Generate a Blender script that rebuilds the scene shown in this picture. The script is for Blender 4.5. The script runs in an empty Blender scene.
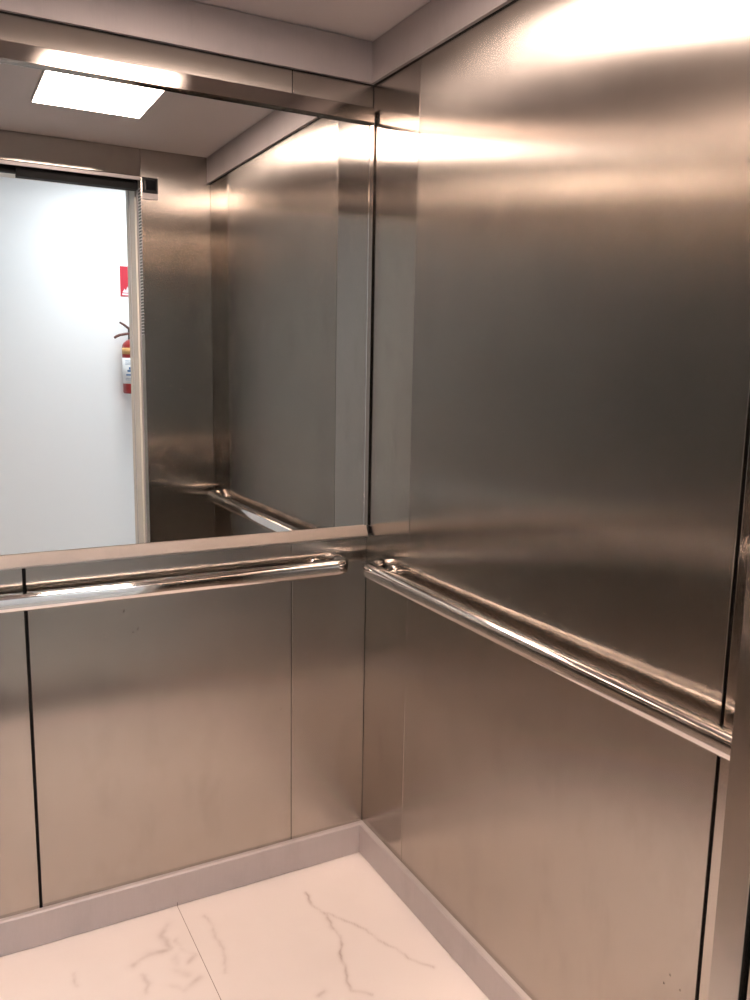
import bpy, bmesh, math
from mathutils import Vector, Matrix

# ------------------------------------------------------------------ dimensions
W, D, H = 1.18, 1.496, 2.352          # cabin: right wall x=0, back wall y=0, interior x<0, y<0
OPEN_R, OPEN_L, OPEN_H = -0.291, -1.15, 2.222
HALL_Y, LAND_Y = -3.40, -1.79         # far hall wall, hall side of the landing wall
HALL_X0, HALL_X1, HALL_H = -5.0, 1.5, 2.60
COVE_Z, BB_H, BB_T = 2.246, 0.097, 0.016

S = bpy.context.scene
COL = S.collection

# ------------------------------------------------------------------ materials
def mat(name, color=(.8,.8,.8), rough=.5, metal=0., **k):
    m = bpy.data.materials.new(name); m.use_nodes = True
    b = m.node_tree.nodes['Principled BSDF']
    b.inputs['Base Color'].default_value = (*color, 1)
    b.inputs['Roughness'].default_value = rough
    b.inputs['Metallic'].default_value = metal
    for kk, v in k.items(): b.inputs[kk].default_value = v
    return m

def N(m, t, **k):
    n = m.node_tree.nodes.new(t)
    for a, v in k.items(): setattr(n, a, v)
    return n
def L(m, a, b): m.node_tree.links.new(a, b)

def steel(name, color, rough, aniso, smudge=0.05, grain=0.006, beck=True, dist='MULTI_GGX'):
    """brushed stainless steel, grain running vertically: highlights smear sideways"""
    m = mat(name, color, rough, 1.0)
    b = m.node_tree.nodes['Principled BSDF']
    b.inputs['Anisotropic'].default_value = aniso
    tg = N(m, 'ShaderNodeTangent', direction_type='UV_MAP', uv_map='UVMap')
    L(m, tg.outputs[0], b.inputs['Tangent'])
    tc = N(m, 'ShaderNodeTexCoord')
    # vertical grain lines
    mp = N(m, 'ShaderNodeMapping'); mp.inputs['Scale'].default_value = (900, 900, 6)
    L(m, tc.outputs['Object'], mp.inputs[0])
    g = N(m, 'ShaderNodeTexNoise'); g.inputs['Scale'].default_value = 1; g.inputs['Detail'].default_value = 2
    L(m, mp.outputs[0], g.inputs[0])
    # greasy smudges, cloudy
    s = N(m, 'ShaderNodeTexNoise'); s.inputs['Scale'].default_value = 5.5; s.inputs['Detail'].default_value = 6
    s.inputs['Roughness'].default_value = .62
    L(m, tc.outputs['Object'], s.inputs[0])
    mr = N(m, 'ShaderNodeMapRange'); mr.inputs['From Min'].default_value = .3; mr.inputs['From Max'].default_value = .75
    mr.inputs['To Min'].default_value = rough - smudge * .5; mr.inputs['To Max'].default_value = rough + smudge
    L(m, s.outputs[0], mr.inputs[0]); L(m, mr.outputs[0], b.inputs['Roughness'])
    mx = N(m, 'ShaderNodeMix', data_type='RGBA')
    mx.inputs['A'].default_value = (*[c * (1 - grain * 4) for c in color], 1)
    mx.inputs['B'].default_value = (*[min(1, c * (1 + grain * 4)) for c in color], 1)
    L(m, g.outputs[0], mx.inputs['Factor']); L(m, mx.outputs['Result'], b.inputs['Base Color'])
    # faint film of hand marks and cleaning streaks
    mp2 = N(m, 'ShaderNodeMapping'); mp2.inputs['Scale'].default_value = (7, 7, 3.2)
    L(m, tc.outputs['Object'], mp2.inputs[0])
    d = N(m, 'ShaderNodeTexNoise'); d.inputs['Scale'].default_value = 1.6; d.inputs['Detail'].default_value = 7; d.inputs['Roughness'].default_value = .68
    L(m, mp2.outputs[0], d.inputs[0])
    dr = N(m, 'ShaderNodeMapRange'); dr.inputs['From Min'].default_value = .5; dr.inputs['From Max'].default_value = .78; dr.inputs['To Max'].default_value = .30
    L(m, d.outputs[0], dr.inputs[0])
    film = N(m, 'ShaderNodeMix', data_type='RGBA'); film.inputs['B'].default_value = (*[c * .62 for c in color], 1)
    L(m, dr.outputs[0], film.inputs['Factor']); L(m, mx.outputs['Result'], film.inputs['A'])
    mx = film
    L(m, mx.outputs['Result'], b.inputs['Base Color'])
    if beck:
        k = N(m, 'ShaderNodeBsdfMetallic', distribution=dist)
        k.inputs['Anisotropy'].default_value = aniso
        L(m, mx.outputs['Result'], k.inputs['Base Color']); L(m, mr.outputs[0], k.inputs['Roughness']); L(m, tg.outputs[0], k.inputs['Tangent'])
        k.inputs['Edge Tint'].default_value = (.6, .57, .55, 1)
        L(m, k.outputs[0], m.node_tree.nodes['Material Output'].inputs['Surface'])
    return m

STEEL_C = (0.485, 0.445, 0.405)
M_steel  = steel('brushed_steel', STEEL_C, .25, 1.0, .018)
M_strip  = steel('brushed_steel_corner', STEEL_C, .165, .97, .008)
M_back_strip = steel('brushed_steel_back_corner', STEEL_C, .215, 1.0, .01)
M_header = steel('satin_steel_header', STEEL_C, .13, .9, .005, dist='BECKMANN')
M_frame  = steel('brushed_steel_frame', (.34, .30, .27), .15, .3, .01, dist='BECKMANN')
M_fascia = steel('grey_fascia', (.46, .42, .415), .50, .25, .04, .01, False)
M_fascia.node_tree.nodes['Principled BSDF'].inputs['Metallic'].default_value = .35
M_ledge  = steel('mirror_ledge_steel', (.54, .49, .45), .30, .6, .04)
M_alu    = steel('satin_aluminium', (.54, .50, .50), .50, .25, .04, .01, False)
M_alu.node_tree.nodes['Principled BSDF'].inputs['Metallic'].default_value = .3
M_black  = mat('black_gap', (.006, .006, .006), .8)
M_chrome = mat('polished_chrome', (.80, .78, .76), .06, 1.0)
M_mirror = mat('mirror_glass', (.86, .87, .86), .0, 1.0)
M_ceil   = mat('painted_ceiling', (.60, .56, .56), .55)
M_white  = mat('white_paint', (.86, .87, .88), .6)
M_cream  = mat('cream_painted_frame', (.74, .72, .66), .45)
M_grey   = mat('grey_painted_metal', (.50, .50, .50), .4)
M_dark   = mat('dark_plastic', (.02, .02, .022), .35)
M_screen = mat('black_glass', (.01, .01, .012), .08)
M_red    = mat('red_enamel', (.34, .03, .028), .35)
M_redsgn = mat('red_sign', (.48, .02, .04), .45)
M_wsgn   = mat('white_sign_print', (.9, .75, .78), .5)
M_yel    = mat('yellow_label', (.75, .42, .16), .5)
M_wlab   = mat('white_label', (.85, .87, .88), .5)
M_blue   = mat('blue_label_print', (.05, .16, .35), .5)
M_brass  = mat('valve_metal', (.13, .055, .045), .4, .4)
M_hfloor = mat('hall_floor_stone', (.58, .56, .53), .25)
M_sill   = steel('sill_aluminium', (.30, .30, .30), .35, .3)

def emis(name, col, st):
    m = mat(name, (.9,.9,.9), .5)
    b = m.node_tree.nodes['Principled BSDF']
    b.inputs['Emission Color'].default_value = (*col, 1); b.inputs['Emission Strength'].default_value = st
    return m
M_lamp  = emis('cabin_led_diffuser', (1.0, .78, .67), 45.0)
M_lamp2 = emis('hall_led_diffuser', (.90, .955, 1.0), 37.0)

# marble tile: veins come from a mesh attribute drawn along polylines
M_tile = mat('marble_tile', (.86, .80, .775), .16)
def _tile():
    m = M_tile; b = m.node_tree.nodes['Principled BSDF']
    at = N(m, 'ShaderNodeAttribute', attribute_name='vein')
    tc = N(m, 'ShaderNodeTexCoord')
    n = N(m, 'ShaderNodeTexNoise'); n.inputs['Scale'].default_value = 17; n.inputs['Detail'].default_value = 6
    L(m, tc.outputs['Object'], n.inputs[0])
    mu = N(m, 'ShaderNodeMath', operation='MULTIPLY')
    mr = N(m, 'ShaderNodeMapRange'); mr.inputs['From Min'].default_value = .28; mr.inputs['From Max'].default_value = .68
    L(m, n.outputs[0], mr.inputs[0]); L(m, mr.outputs[0], mu.inputs[0]); L(m, at.outputs['Fac'], mu.inputs[1])
    mx = N(m, 'ShaderNodeMix', data_type='RGBA')
    mx.inputs['A'].default_value = (.86, .80, .775, 1); mx.inputs['B'].default_value = (.40, .30, .27, 1)
    L(m, mu.outputs[0], mx.inputs['Factor'])
    # faint clouding
    n2 = N(m, 'ShaderNodeTexNoise'); n2.inputs['Scale'].default_value = 4; n2.inputs['Detail'].default_value = 5
    L(m, tc.outputs['Object'], n2.inputs[0])
    mr2 = N(m, 'ShaderNodeMapRange'); mr2.inputs['From Min'].default_value = .45; mr2.inputs['From Max'].default_value = .8
    mr2.inputs['To Max'].default_value = .35
    L(m, n2.outputs[0], mr2.inputs[0])
    mx2 = N(m, 'ShaderNodeMix', data_type='RGBA'); mx2.inputs['B'].default_value = (.74, .66, .63, 1)
    L(m, mr2.outputs[0], mx2.inputs['Factor']); L(m, mx.outputs['Result'], mx2.inputs['A'])
    L(m, mx2.outputs['Result'], b.inputs['Base Color'])
_tile()

# perforated sensor strip: row of small dark dots up to the top
M_holes = mat('perforated_strip', (.60, .60, .60), .4)
def _holes():
    m = M_holes; b = m.node_tree.nodes['Principled BSDF']
    tc = N(m, 'ShaderNodeTexCoord'); sp = N(m, 'ShaderNodeSeparateXYZ'); L(m, tc.outputs['Object'], sp.inputs[0])
    a = N(m, 'ShaderNodeMath', operation='DIVIDE'); a.inputs[1].default_value = .0125; L(m, sp.outputs['Z'], a.inputs[0])
    f = N(m, 'ShaderNodeMath', operation='FRACT'); L(m, a.outputs[0], f.inputs[0])
    l = N(m, 'ShaderNodeMath', operation='LESS_THAN'); l.inputs[1].default_value = .6; L(m, f.outputs[0], l.inputs[0])
    mx = N(m, 'ShaderNodeMix', data_type='RGBA'); mx.inputs['A'].default_value = (.6,.6,.6,1); mx.inputs['B'].default_value = (.015,.015,.015,1)
    L(m, l.outputs[0], mx.inputs['Factor']); L(m, mx.outputs['Result'], b.inputs['Base Color'])
_holes()

# ------------------------------------------------------------------ mesh helpers
def box(bm, x0, x1, y0, y1, z0, z1, bev=0.0):
    t = bmesh.new()
    bmesh.ops.create_cube(t, size=1)
    for v in t.verts:
        v.co = Vector(((x0+x1)/2 + v.co.x*abs(x1-x0), (y0+y1)/2 + v.co.y*abs(y1-y0), (z0+z1)/2 + v.co.z*abs(z1-z0)))
    if bev: bmesh.ops.bevel(t, geom=t.edges[:], offset=bev, segments=2, profile=.5, affect='EDGES')
    me = bpy.data.meshes.new('t'); t.to_mesh(me); bm.from_mesh(me); bpy.data.meshes.remove(me); t.free()

def prism(bm, prof, a0, a1, axis='x', bev=0):
    """extrude a closed 2D profile along an axis; prof = [(y,z)] for x, [(x,z)] for y, [(x,y)] for z"""
    def P(p, a): return {'x': (a, p[0], p[1]), 'y': (p[0], a, p[1]), 'z': (p[0], p[1], a)}[axis]
    A = [bm.verts.new(P(p, a0)) for p in prof]; B = [bm.verts.new(P(p, a1)) for p in prof]
    n = len(prof); bm.faces.new(A); bm.faces.new(B[::-1])
    for i in range(n): bm.faces.new((A[i], B[i], B[(i+1) % n], A[(i+1) % n]))

def sweep(bm, pts, r, seg=24, cap=True):
    pts = [Vector(p) for p in pts]; rings = []
    n = len(pts); ref = Vector((0, 0, 1))
    for i, p in enumerate(pts):
        t = (pts[min(i+1, n-1)] - pts[max(i-1, 0)]).normalized()
        u = ref - t * ref.dot(t)
        if u.length < 1e-4: u = Vector((0, 1, 0)) - t * t.y
        u.normalize(); w = t.cross(u)
        rr = r[i] if isinstance(r, (list, tuple)) else r
        rings.append([bm.verts.new(p + (u*math.cos(2*math.pi*k/seg) + w*math.sin(2*math.pi*k/seg))*rr) for k in range(seg)])
    for a, b in zip(rings, rings[1:]):
        for k in range(seg):
            f = bm.faces.new((a[k], a[(k+1) % seg], b[(k+1) % seg], b[k])); f.smooth = True
    if cap: bm.faces.new(rings[0][::-1]); bm.faces.new(rings[-1])

def sweep_flat(bm, pts, a, b, n=3.0, seg=56):
    """sweep a flattened oval section (half width a across, half height b) along a horizontal path"""
    pts = [Vector(p) for p in pts]; rings = []; up_ = Vector((0, 0, 1))
    for i, p in enumerate(pts):
        t = (pts[min(i+1, len(pts)-1)] - pts[max(i-1, 0)]).normalized(); w_ = t.cross(up_)
        ring = []
        for k in range(seg):
            th = 2*math.pi*k/seg; c, s_ = math.cos(th), math.sin(th)
            q = (abs(c)**n + abs(s_)**n)**(-1/n)
            ring.append(bm.verts.new(p + w_*(a*c*q) + up_*(b*s_*q)))
        rings.append(ring)
    for r0, r1 in zip(rings, rings[1:]):
        for k in range(seg):
            f = bm.faces.new((r0[k], r0[(k+1) % seg], r1[(k+1) % seg], r1[k])); f.smooth = True
    bm.faces.new(rings[0][::-1]); bm.faces.new(rings[-1])

def lathe(bm, prof, c, seg=40):
    rings = [[bm.verts.new((c[0] + r*math.cos(2*math.pi*k/seg), c[1] + r*math.sin(2*math.pi*k/seg), c[2] + z)) for k in range(seg)] for r, z in prof]
    for a, b in zip(rings, rings[1:]):
        for k in range(seg):
            f = bm.faces.new((a[k], a[(k+1) % seg], b[(k+1) % seg], b[k])); f.smooth = True
    bm.faces.new(rings[0][::-1]); bm.faces.new(rings[-1])

def obj(name, bm, m, parent=None):
    bmesh.ops.recalc_face_normals(bm, faces=bm.faces[:])
    uv = bm.loops.layers.uv.new('UVMap')
    for f in bm.faces:
        n = f.normal
        for l in f.loops:
            c = l.vert.co
            if abs(n.z) > .8: l[uv].uv = (c.x, c.y)
            elif abs(n.x) > abs(n.y): l[uv].uv = (c.y, c.z)
            else: l[uv].uv = (c.x, c.z)
    me = bpy.data.meshes.new(name); bm.to_mesh(me); bm.free()
    me.materials.append(m)
    o = bpy.data.objects.new(name, me); COL.objects.link(o)
    if parent is not None: o.parent = parent
    return o

def B(name, m, *boxes, parent=None, bev=0.0):
    bm = bmesh.new()
    for b in boxes: box(bm, *b, bev=bev)
    return obj(name, bm, m, parent)

def tag(o, label, cat, group=None, kind=None):
    o['label'] = label; o['category'] = cat
    if group: o['group'] = group
    if kind: o['kind'] = kind
    return o

def empty(name, loc=(0, 0, 0)):
    o = bpy.data.objects.new(name, None); o.location = loc; o.empty_display_size = .05; COL.objects.link(o); return o

def under(root, *kids):
    """parent parts that were modelled in world coordinates"""
    for k in kids:
        k.parent = root; k.matrix_parent_inverse = Matrix.Translation(-Vector(root.location))

# ------------------------------------------------------------------ cabin shell
G = .0003      # hairline joint
BG = .0036     # half of the open black joint
T = .012       # sheet return depth
# back wall
wb = tag(B('wall_back', M_black, (-W-.05, .05, T, T+.03, 0, H+.02)), 'back wall of the lift cabin clad in brushed steel panels', 'wall', kind='structure')
for x0, x1, m in ((-.2378+.0010, -.0006, M_back_strip), (-.9358+BG, -.2378-.0006, M_steel), (-W+.0006, -.9358-BG, M_back_strip)):
    B('steel_panel', m, (x0, x1, 0, T, .0, H-.001), parent=wb, bev=.0010)
# right wall
wr = tag(B('wall_right', M_black, (T, T+.03, -D-.05, T, 0, H+.02)), 'right wall of the lift cabin clad in brushed steel panels', 'wall', kind='structure')
for y0, y1, m in ((-.2446+G, -.0006, M_strip), (-1.2577+BG, -.2446-G, M_steel), (-D+.0006, -1.2577-BG, M_strip)):
    B('steel_panel', m, (0, T, y0, y1, .0, H-.001), parent=wr, bev=.0013)
# left wall
wl = tag(B('wall_left', M_black, (-W-T-.03, -W-T, -D-.05, T, 0, H+.02)), 'left wall of the lift cabin clad in brushed steel panels', 'wall', kind='structure')
for y0, y1, m in ((-.2446+G, -.0006, M_strip), (-1.2577+BG, -.2446-G, M_steel), (-D+.0006, -1.2577-BG, M_strip)):
    B('steel_panel', m, (-W-T, -W, y0, y1, .0, H-.001), parent=wl, bev=.0013)
# front wall: return column beside the door, header above the door, narrow left return
wf = tag(B('wall_front', M_back_strip, (OPEN_R, 0, -D-.042, -D, .0, H-.001), bev=.0008), 'steel front return column beside the lift door opening', 'wall', kind='structure')
B('header_panel', M_header, (-W, OPEN_R-G*2, -D-.018, -D, 2.2445, H-.001), parent=wf, bev=.0006)
B('header_lip', M_alu, (OPEN_L, OPEN_R-G*2, -D-.009, -D-.001, 2.229, 2.2425), parent=wf, bev=.0008)
B('return_panel', M_strip, (-W, OPEN_L, -D-.042, -D, .0, 2.2425), parent=wf, bev=.0008)
B('edge_bead', M_alu, (OPEN_R-.0009, OPEN_R-.0001, -D-.003, -D+.0008, 1.95, 2.2285), parent=wf, bev=.0002)

# ceiling of the cabin
cl = tag(B('ceiling', M_ceil, (-W-.04, .04, -D-.05, .04, H, H+.02)), 'plain painted ceiling of the lift cabin', 'ceiling', kind='structure')

# floor with veined marble tiles
VEINS = {
 'v1': (.0030, 1.0, [(-.2462,-.1238),(-.2484,-.1779),(-.2378,-.222),(-.2334,-.2711),(-.2391,-.3267),(-.2465,-.3662),(-.2677,-.4095),(-.2851,-.4678),(-.2944,-.5194),(-.2603,-.5587)]),
 'v1b':(.0060, .55, [(-.2378,-.222),(-.2345,-.2711),(-.2385,-.31)]),
 'v2': (.0028, .75, [(-.2321,-.2296),(-.1854,-.2909),(-.1583,-.3678),(-.1353,-.4355),(-.1123,-.4887),(-.0791,-.5418)]),
 'v3': (.0040, .6, [(-.5295,-.0883),(-.5262,-.1675),(-.53,-.2219),(-.5336,-.2821),(-.5514,-.3204)]),
 'v4': (.0075, .65, [(-.7423,-.1956),(-.7004,-.1767),(-.6618,-.1758),(-.6438,-.1766),(-.6591,-.1132),(-.6302,-.0834)]),
 'v5': (.0065, .65, [(-.629,-.1502),(-.616,-.1991),(-.5983,-.2288),(-.6212,-.2454)]),
 'v6': (.0050, .6, [(-.739,-.2361),(-.725,-.2809),(-.7376,-.3037)]),
 'v7': (.0040, .8, [(-.3716,-.5017),(-.352,-.4936)]),
 'v8': (.0070, .5, [(-.6776,-.3051),(-.6604,-.3323),(-.6103,-.3132)]),
 'v9': (.0035, .6, [(-.8822,-.1553),(-.8821,-.2006)]),
 'v10':(.0040, .5, [(-1.02,-.30),(-.93,-.46),(-.95,-.60),(-.80,-.85)]),
 'v11':(.0040, .6, [(-.50,-.62),(-.38,-.80),(-.40,-.98),(-.22,-1.20)]),
 'v12':(.0100, .3, [(-.66,-.13),(-.64,-.19),(-.66,-.25),(-.63,-.29)]),
}
def tile(x0, x1, y0, y1, parent):
    step = .0045
    nx, ny = max(2, int((x1-x0)/step)), max(2, int((y1-y0)/step))
    verts = [(x0+(x1-x0)*i/nx, y0+(y1-y0)*j/ny, 0) for j in range(ny+1) for i in range(nx+1)]
    faces = [(j*(nx+1)+i, j*(nx+1)+i+1, (j+1)*(nx+1)+i+1, (j+1)*(nx+1)+i) for j in range(ny) for i in range(nx)]
    b0 = len(verts)     # tile skirt down to the bed
    verts += [(x0,y0,-.008),(x1,y0,-.008),(x1,y1,-.008),(x0,y1,-.008)]
    c = [0, nx, ny*(nx+1)+nx, ny*(nx+1)]
    faces += [(b0, b0+3, b0+2, b0+1)]
    edges = [[i for i in range(nx+1)], [j*(nx+1)+nx for j in range(ny+1)], [ny*(nx+1)+i for i in range(nx, -1, -1)], [j*(nx+1) for j in range(ny, -1, -1)]]
    for k, e in enumerate(edges): faces.append(tuple(e[::-1]) + (b0+k, b0+(k+1) % 4))
    me = bpy.data.meshes.new('floor_tile'); me.from_pydata(verts, [], faces)
    w = [0.0]*len(verts)
    for wd, st, pl in VEINS.values():
        xs = [p[0] for p in pl]; ys = [p[1] for p in pl]; mg = wd*7
        for (ax, ay), (bx, by) in zip(pl, pl[1:]):
            dx, dy = bx-ax, by-ay; ll = dx*dx+dy*dy
            i0 = max(0, int((min(ax,bx)-mg-x0)/(x1-x0)*nx)); i1 = min(nx, int((max(ax,bx)+mg-x0)/(x1-x0)*nx)+1)
            j0 = max(0, int((min(ay,by)-mg-y0)/(y1-y0)*ny)); j1 = min(ny, int((max(ay,by)+mg-y0)/(y1-y0)*ny)+1)
            for j in range(j0, j1+1):
                for i in range(i0, i1+1):
                    vx, vy, _ = verts[j*(nx+1)+i]
                    # wobble the vein so that it is not a straight polyline
                    vx += .0035*math.sin(vy*60) + .0012*math.sin(vy*190); vy += .003*math.sin(vx*55)
                    t = max(0, min(1, ((vx-ax)*dx+(vy-ay)*dy)/ll))
                    d = math.hypot(vx-ax-dx*t, vy-ay-dy*t)
                    s = .8*st*(.75*math.exp(-(d/wd)**2) + .3*math.exp(-(d/wd/2.6)**2))
                    k = j*(nx+1)+i
                    if s > w[k]: w[k] = s
    at = me.attributes.new('vein', 'FLOAT', 'POINT'); at.data.foreach_set('value', w)
    me.materials.append(M_tile)
    o = bpy.data.objects.new('floor_tile', me); COL.objects.link(o); o.parent = parent
fl = tag(B('floor', mat('grout', (.30, .22, .19), .8), (-W-.04, .04, -D-.03, .04, -.03, -.0015)), 'floor of the lift cabin in white marble tiles with grey veins', 'floor', kind='structure')
g2 = .0009
for x0, x1 in ((-W, -.5865-g2), (-.5865+g2, 0)):
    for y0, y1 in ((-D-.02, -.95-g2), (-.95+g2, 0)):
        tile(x0, x1, y0, y1, fl)

# baseboards with a bevelled top edge
def bb_prof(s=1): return [(0, .0022), (-BB_T, .0022), (-BB_T, BB_H-.0035), (-BB_T+.0035, BB_H), (-.0003, BB_H)]
def baseboard(name, side, label):
    bm = bmesh.new()
    if side == 'back': prism(bm, bb_prof(), -W, 0, 'x')
    elif side == 'right': prism(bm, bb_prof(), -D, -BB_T-.0004, 'y')
    else: prism(bm, [(-W-x, z) for x, z in bb_prof()], -D, -BB_T-.0004, 'y')
    tag(obj(name, bm, M_alu), label, 'baseboard', kind='structure')
baseboard('baseboard_back', 'back', 'satin metal baseboard along the back wall')
baseboard('baseboard_right', 'right', 'satin metal baseboard along the right wall')
baseboard('baseboard_left', 'left', 'satin metal baseboard along the left wall')

# fascia strips under the ceiling, over black strips: joint above, painted shadow line below
C_T = .0138
t1 = tag(B('trim_1', M_fascia, (-W, -.0006, -C_T, -.0006, COVE_Z, H-.0022), bev=.0006), 'grey metal fascia strip under the ceiling on the back wall', 'trim', kind='structure')
B('painted_shadow_joint', M_black, (-W, 0, -.0040, -.0002, COVE_Z-.0012, H-.0002), parent=t1)
t2 = tag(B('trim_2', M_fascia, (-C_T, -.0006, -D, -C_T-.0012, COVE_Z, H-.0022), bev=.0006), 'grey metal fascia strip under the ceiling on the right wall', 'trim', kind='structure')
B('painted_shadow_joint', M_black, (-.0040, -.0002, -D, -.0042, COVE_Z-.0012, H-.0002), parent=t2)
t3 = tag(B('trim_3', M_fascia, (-W+.0006, -W+C_T, -D, -C_T-.0012, COVE_Z, H-.0022), bev=.0006), 'grey metal fascia strip under the ceiling on the left wall', 'trim', kind='structure')
B('painted_shadow_joint', M_black, (-W+.0002, -W+.0040, -D, -.0042, COVE_Z-.0012, H-.0002), parent=t3)

# ------------------------------------------------------------------ mirror
mi = empty('wall_mirror', (-W/2, 0, 1.007))
tag(mi, 'large frameless wall mirror with steel rails on the back wall above the handrail', 'mirror')
glass = B('mirror_glass', M_mirror, (-W+.006, -.0185, -.0125, -.0005, 1.036, 2.146))
edge = B('edge_trim', M_chrome, (-.0180, -.0045, -.0150, -.0004, 1.036, 2.142), bev=.001)
bm = bmesh.new(); prism(bm, [(-.0004, 2.1825), (-.0200, 2.1825), (-.0250, 2.180), (-.0250, 2.1445), (-.0230, 2.1405), (-.0004, 2.1405)], -W+.004, -.010, 'x')
top = obj('top_rail', bm, M_frame)
bm = bmesh.new(); prism(bm, [(-.0004, 1.040), (-.0130, 1.040), (-.0150, 1.0385), (-.0290, 1.0110), (-.0290, 1.0070), (-.0004, 1.0070)], -W+.004, -.010, 'x')
bot = obj('bottom_rail', bm, M_ledge); bot['label'] = 'pale steel ledge under the glass'
clip = B('end_cap', M_dark, (-.0098, -.0030, -.0200, -.0004, 2.1415, 2.160), bev=.0008)
clip2 = B('end_cap', M_dark, (-.0098, -.0030, -.0180, -.0004, 1.014, 1.034), bev=.0008)
under(mi, glass, edge, top, bot, clip, clip2)

# ------------------------------------------------------------------ handrails
RZ, RD, RR, RA = .931, .050, .0215, .0195
def handrail(length, name='handrail'):
    """rail along local -x from the corner end, wall plane at y=0, room towards -y"""
    r = empty(name)
    bm = bmesh.new(); rb = .034; pts = []
    e0 = -.0730 - RA; e1 = -length + .0730 + RA
    pts.append((e0, -.0035, 0)); pts.append((e0, -RD+rb, 0))
    for k in range(1, 13):
        a = math.pi/2*k/12; pts.append((e0-rb+rb*math.cos(a), -RD+rb-rb*math.sin(a), 0))
    n = 14
    for k in range(1, n): pts.append((e0-rb+(e1-e0+2*rb)*k/n, -RD, 0))
    for k in range(0, 13):
        a = math.pi/2*k/12; pts.append((e1+rb-rb*math.sin(a), -RD+rb-rb*math.cos(a), 0))
    pts.append((e1, -.0035, 0))
    sweep_flat(bm, pts, RA, RR)
    o = obj('rail', bm, M_chrome, r)
    for x in (-.165, -length+.165):
        bm = bmesh.new()
        sweep(bm, [(x, -.0005, 0), (x, -.0035, 0), (x, -.005, 0)], [.020, .020, .0165], 32)
        sweep(bm, [(x, -.0045, 0), (x, -RD+RA*.75, 0)], .0065, 20)
        obj('bracket', bm, M_chrome, r)
    return r
h1 = handrail(W); h1.location = (0, 0, RZ)
tag(h1, 'chrome tubular handrail on the back wall below the mirror', 'handrail', 'chrome handrails')
h2 = handrail(D)
h2.rotation_euler.z = -math.pi/2; h2.location = (0, -D, RZ-.006); h2.rotation_euler.y = .004
tag(h2, 'chrome tubular handrail on the right wall', 'handrail', 'chrome handrails')
h3 = handrail(D); h3.rotation_euler.z = math.pi/2; h3.location = (-W, 0, RZ)
tag(h3, 'chrome tubular handrail on the left wall', 'handrail', 'chrome handrails')

# ------------------------------------------------------------------ cabin ceiling light
LX0, LX1, LY0, LY1 = -.748, -.400, -1.024, -.545
li = empty('ceiling_light', ((LX0+LX1)/2, (LY0+LY1)/2, H))
tag(li, 'rectangular white LED panel light glowing on the cabin ceiling', 'lamp')
fr = B('lamp_frame', M_grey, (LX0-.004, LX0, LY0-.004, LY1+.004, H-.012, H-.0002), (LX1, LX1+.004, LY0-.004, LY1+.004, H-.012, H-.0002),
       (LX0, LX1, LY0-.004, LY0, H-.012, H-.0002), (LX0, LX1, LY1, LY1+.004, H-.012, H-.0002))
df = B('diffuser', M_lamp, (LX0+.0002, LX1-.0002, LY0+.0002, LY1-.0002, H-.0125, H-.006))
under(li, fr, df)

# ------------------------------------------------------------------ front: indicator, sensor strip, doors, landing frame
ind = empty('floor_indicator', (-.256, -D, 2.155))
tag(ind, 'small black floor indicator with silver lower plate, high on the front column', 'indicator')
a = B('housing', M_dark, (-.2865, -.224, -D+.0002, -D+.008, 2.180, 2.241), bev=.001)
b = B('screen', M_screen, (-.276, -.232, -D+.0075, -D+.0088, 2.192, 2.232), bev=.0004)
c = B('lower_plate', M_alu, (-.2865, -.224, -D+.0002, -D+.007, 2.156, 2.1795), bev=.001)
under(ind, a, b, c)

ls = B('sensor_strip', M_holes, (OPEN_R-.0018, OPEN_R-.0001, -D-.041, -D-.006, 1.61, 2.20))
ls.name = 'door_sensor_strip'
tag(ls, 'narrow perforated sensor strip on the edge of the door opening', 'sensor')

d1 = tag(B('door_1', M_strip, (OPEN_R+.004, .25, -D-.078, -D-.050, .01, 2.20), bev=.001), 'edge of the open steel cabin door slid behind the front column', 'door', kind='structure')
d2 = tag(B('door_2', M_alu, (OPEN_R+.006, .25, -D-.118, -D-.090, .01, 2.21), bev=.001), 'edge of the open landing door slid behind the frame', 'door', kind='structure')
op = empty('door_operator', (-.5, -D-.06, 2.2))
tag(op, 'black door operator box above the lift door opening', 'door gear')
a = B('cover', M_black, (-.757, OPEN_R-.003, -D-.085, -D-.040, 2.198, 2.244), bev=.001)
b = B('rail', M_black, (OPEN_L, -.7575, -D-.085, -D-.055, 2.212, 2.240), bev=.001)
under(op, a, b)

# landing wall (structure between shaft and hall) with cream door frame
lw = tag(B('wall_landing', M_white, (OPEN_R+.06, HALL_X1, LAND_Y+.01, LAND_Y+.10, 0, HALL_H), (HALL_X0, OPEN_L-.06, LAND_Y+.01, LAND_Y+.10, 0, HALL_H),
     (OPEN_L-.06, OPEN_R+.06, LAND_Y+.01, LAND_Y+.10, 2.29, HALL_H)), 'white hall wall around the lift entrance', 'wall', kind='structure')
ft = tag(B('trim_4', M_cream, (OPEN_R, OPEN_R+.0598, LAND_Y, LAND_Y+.17, 0, 2.2898)), 'cream painted landing door frame', 'trim', kind='structure')
B('frame_side', M_cream, (OPEN_L-.0598, OPEN_L, LAND_Y, LAND_Y+.17, 0, 2.2898), parent=ft)
B('frame_head', M_cream, (OPEN_L, OPEN_R, LAND_Y, LAND_Y+.17, 2.236, 2.2898), parent=ft)
B('frame_bead', M_grey, (OPEN_R-.003, OPEN_R-.0002, LAND_Y+.06, LAND_Y+.072, .001, 2.235), parent=ft)
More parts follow.
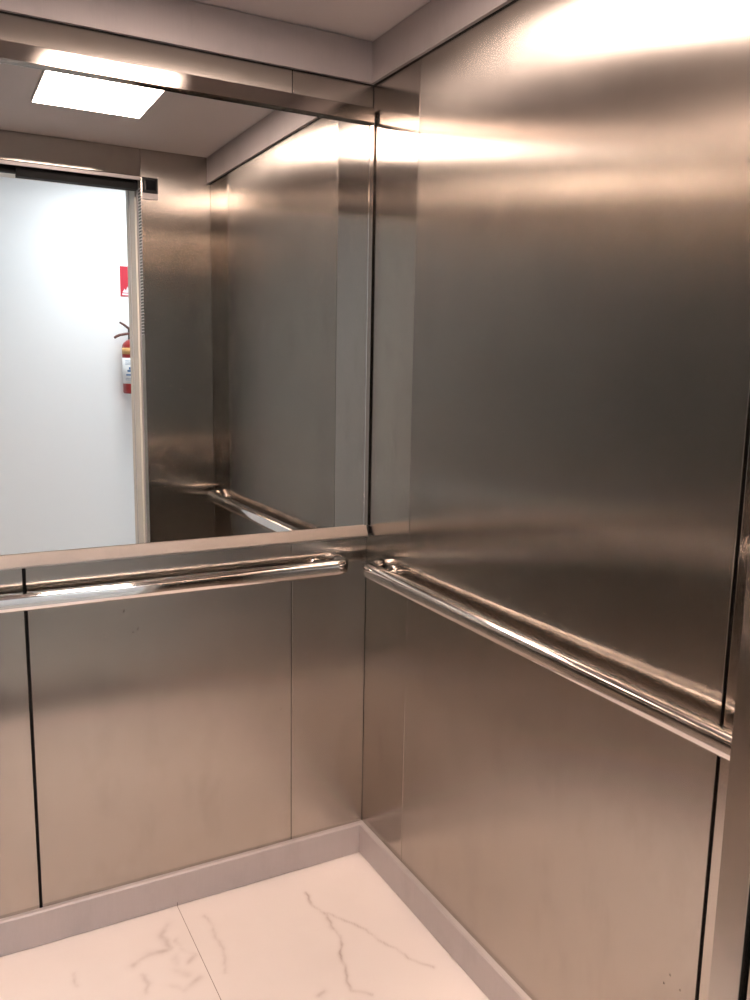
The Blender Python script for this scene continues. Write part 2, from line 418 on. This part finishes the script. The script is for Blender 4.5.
# unseen black infill added so that no light passes between cabin and landing
tag(B('shaft_light_block', M_black, (OPEN_R+.30, OPEN_R+.33, LAND_Y+.11, -D-.04, 0, HALL_H), (OPEN_L-.20, OPEN_L-.17, LAND_Y+.11, -D-.04, 0, HALL_H),
      (OPEN_L-.2, OPEN_R+.33, LAND_Y+.11, -D-.02, H+.02, H+.05)), 'unseen black panels added to block light between cabin and landing', 'wall', kind='structure')

# sill
si = tag(B('trim_5', M_sill, (OPEN_L-.02, OPEN_R+.02, -D-.085, -D-.020, -.03, -.001), (OPEN_L-.02, OPEN_R+.02, LAND_Y+.0, -D-.100, -.03, -.001)),
         'dark grooved metal door sill of the lift', 'sill', kind='structure')
B('sill_groove', M_black, (OPEN_L, OPEN_R, -D-.058, -D-.050, -.001, -.0002), (OPEN_L, OPEN_R, -D-.128, -D-.112, -.001, -.0002), parent=si)

# ------------------------------------------------------------------ hall
tag(B('floor_hall', M_hfloor, (HALL_X0, HALL_X1, HALL_Y, LAND_Y, -.03, -.001)), 'grey stone floor of the hall', 'floor', kind='structure')
tag(B('ceiling_hall', M_white, (HALL_X0, HALL_X1, HALL_Y, LAND_Y+.10, HALL_H, HALL_H+.03)), 'white ceiling of the hall', 'ceiling', kind='structure')
tag(B('wall_hall', M_white, (HALL_X0, HALL_X1, HALL_Y-.05, HALL_Y, 0, HALL_H)), 'white hall wall opposite the lift', 'wall', kind='structure')
tag(B('wall_hall_right', M_white, (HALL_X1, HALL_X1+.05, HALL_Y, LAND_Y+.1, 0, HALL_H)), 'white end wall of the hall on the right', 'wall', kind='structure')
tag(B('wall_hall_left', M_white, (HALL_X0-.05, HALL_X0, HALL_Y, LAND_Y+.1, 0, HALL_H)), 'white end wall of the hall on the left', 'wall', kind='structure')
hl = empty('hall_light', (.05, -2.80, HALL_H))
tag(hl, 'square white LED panel light on the hall ceiling', 'lamp')
HX, HY, HS = .05, -2.80, .22
fr = B('lamp_frame', M_white, (HX-HS-.01, HX-HS, HY-HS-.01, HY+HS+.01, HALL_H-.014, HALL_H-.0002), (HX+HS, HX+HS+.01, HY-HS-.01, HY+HS+.01, HALL_H-.014, HALL_H-.0002),
       (HX-HS, HX+HS, HY-HS-.01, HY-HS, HALL_H-.014, HALL_H-.0002), (HX-HS, HX+HS, HY+HS, HY+HS+.01, HALL_H-.014, HALL_H-.0002))
df = B('diffuser', M_lamp2, (HX-HS+.0002, HX+HS-.0002, HY-HS+.0002, HY+HS-.0002, HALL_H-.0145, HALL_H-.006))
under(hl, fr, df)

# fire extinguisher on the far hall wall (seen in the mirror)
EX, EY, EZ, ER = .063, HALL_Y+.095, 1.295, .078
fe = empty('fire_extinguisher', (EX, EY, EZ))
tag(fe, 'red fire extinguisher with white and yellow labels hanging on the hall wall', 'fire extinguisher')
bm = bmesh.new()
lathe(bm, [(ER*.9, 0), (ER*.97, .004), (ER, .012), (ER, .285), (ER*.97, .300), (ER*.86, .315), (ER*.62, .330), (ER*.36, .338), (.018, .342), (.018, .350)], (EX, EY, EZ))
body = obj('cylinder_body', bm, M_red)
bm = bmesh.new(); lathe(bm, [(ER+.0006, .244), (ER+.0006, .284)], (EX, EY, EZ)); yl = obj('yellow_label', bm, M_yel)
bm = bmesh.new(); lathe(bm, [(ER+.0006, .062), (ER+.0006, .222)], (EX, EY, EZ)); wl_ = obj('white_label', bm, M_wlab)
bm = bmesh.new()
def arc_patch(bm, a0, a1, z0, z1, r):
    n = 8; A = []; Bv = []
    for k in range(n+1):
        a = math.radians(a0+(a1-a0)*k/n)
        A.append(bm.verts.new((EX+r*math.cos(a), EY+r*math.sin(a), EZ+z0))); Bv.append(bm.verts.new((EX+r*math.cos(a), EY+r*math.sin(a), EZ+z1)))
    for k in range(n): bm.faces.new((A[k], A[k+1], Bv[k+1], Bv[k]))
arc_patch(bm, 108, 140, .135, .148, ER+.0012); arc_patch(bm, 112, 132, .150, .165, ER+.0012); arc_patch(bm, 120, 148, .112, .122, ER+.0012)
for zz in (.180, .188, .196, .205, .085, .094): arc_patch(bm, 100, 152, zz, zz+.002, ER+.0012)
bp = obj('label_print', bm, M_blue, None)
bm = bmesh.new()
lathe(bm, [(.013, .348), (.013, .372), (.018, .374), (.018, .392), (.010, .396), (.010, .404)], (EX, EY, EZ), 20)
valve = obj('valve', bm, M_brass)
bm = bmesh.new(); sweep(bm, [(EX+.01, EY, EZ+.395), (EX-.035, EY, EZ+.404), (EX-.062, EY, EZ+.425), (EX-.089, EY, EZ+.440)], [.007, .008, .007, .006], 10)
lv = obj('squeeze_lever', bm, M_brass)
bm = bmesh.new(); sweep(bm, [(EX+.01, EY, EZ+.372), (EX-.04, EY, EZ+.372), (EX-.09, EY, EZ+.362), (EX-.112, EY, EZ+.352), (EX-.124, EY, EZ+.343)], [.007, .008, .008, .008, .007], 10)
gr = obj('carry_handle', bm, M_brass)
bm = bmesh.new(); sweep(bm, [(EX+.012, EY, EZ+.384), (EX+.06, EY, EZ+.38), (EX+.10, EY, EZ+.34), (EX+.105, EY, EZ+.22), (EX+.10, EY, EZ+.08)], .008, 10)
hs = obj('hose', bm, M_dark)
bk = B('wall_bracket', M_dark, (EX-.02, EX+.02, HALL_Y+.0005, EY-.010, EZ+.352, EZ+.366), (EX-.02, EX+.02, HALL_Y+.0005, HALL_Y+.004, EZ+.30, EZ+.40))
under(fe, body, yl, wl_, valve, lv, gr, hs, bk)
bp.parent = wl_

# red sign above it
sg = empty('extinguisher_sign', (.1, HALL_Y, 1.9))
tag(sg, 'square red sign with white pictogram on the hall wall above the extinguisher', 'sign')
pl = B('sign_plate', M_redsgn, (.004, .189, HALL_Y+.0005, HALL_Y+.004, 1.9, 2.085))
bm = bmesh.new()
def poly(bm, pts, y):
    prism(bm, pts, y, y+.0006, 'y')
y = HALL_Y+.0042
poly(bm, [(.014,1.908),(.060,1.908),(.060,1.918),(.014,1.918)], y)
poly(bm, [(.016,1.924),(.030,1.948),(.038,1.934),(.047,1.962),(.058,1.938),(.066,1.924)], y)
poly(bm, [(.085,1.93),(.125,1.93),(.125,2.02),(.115,2.035),(.095,2.035),(.085,2.02)], y)
poly(bm, [(.098,2.038),(.112,2.038),(.112,2.05),(.098,2.05)], y)
poly(bm, [(.075,2.052),(.118,2.052),(.118,2.058),(.075,2.064)], y)
pc = obj('pictogram', bm, M_wsgn)
under(sg, pl, pc)

# small marks on the steel, scuffs
def scuffs(name, wall, pts, label):
    bm = bmesh.new()
    for (u, z, w, h, sl) in pts:
        n = 10
        vs = []
        for k in range(n):
            a = 2*math.pi*k/n; r = 1 + .35*math.sin(3*a+u*40)
            du, dz = math.cos(a)*w*r, math.sin(a)*h*r
            du += dz*sl
            vs.append(bm.verts.new((u+du, -.0004, z+dz) if wall is wb else (-.0004, u+du*.6, z+dz*.6)))
        bm.faces.new(vs)
    o = obj(name, bm, M_scuff); o.parent = wall; o['label'] = label
    return o
M_scuff = mat('scuff_marks', (.16, .12, .10), .6)
scuffs('scuff_marks', wb, [(-.703,.864,.0014,.0050,.2),(-.669,.811,.0020,.0050,.3),(-.682,.804,.0030,.0018,0),(-.75,.803,.0012,.0050,0),(-.705,.815,.0010,.001,0),(-.27,.515,.002,.002,0)], 'small dark scuffs below the handrail')
scuffs('scuff_marks', wr, [(-1.198,.423,.0015,.004,.3),(-1.186,.398,.0015,.004,.3),(-1.222,.41,.0015,.004,.2),(-1.30,.50,.001,.003,.1)], 'small dark scuffs low on the panel')
B('edge_notch', M_black, (-.5872, -.5860, -BB_T-.0005, -BB_T-.0001, .001, .011), parent=bpy.data.objects['baseboard_back'])

# ------------------------------------------------------------------ camera
F = 828.5
fw = Vector((0.47052833, 0.8676227, -0.16072941)); rt = Vector((0.88028984, -0.47410272, 0.01778781)); up = Vector((0.06076914, 0.14985814, 0.98683821))
cd = bpy.data.cameras.new('camera'); cam = bpy.data.objects.new('camera', cd); COL.objects.link(cam)
mw = Matrix((rt, up, -fw)).transposed().to_4x4(); mw.translation = Vector((-1.12036, -2.11465, 1.5))
cam.matrix_world = mw
cd.sensor_fit = 'VERTICAL'; cd.sensor_height = 36; cd.lens = F/1000*36; cd.clip_start = .01
S.camera = cam

w = bpy.data.worlds.new('world'); S.world = w; w.use_nodes = True
w.node_tree.nodes['Background'].inputs[0].default_value = (0, 0, 0, 1)

S.view_settings.view_transform = 'Standard'; S.view_settings.look = 'None'
S.view_settings.exposure = 0.0; S.view_settings.gamma = 1; S.view_settings.use_curve_mapping = False
c = S.cycles
c.max_bounces = 20; c.glossy_bounces = 20; c.diffuse_bounces = 8
c.caustics_reflective = True; c.blur_glossy = 0.0; c.sample_clamp_indirect = 30
c.use_denoising = True
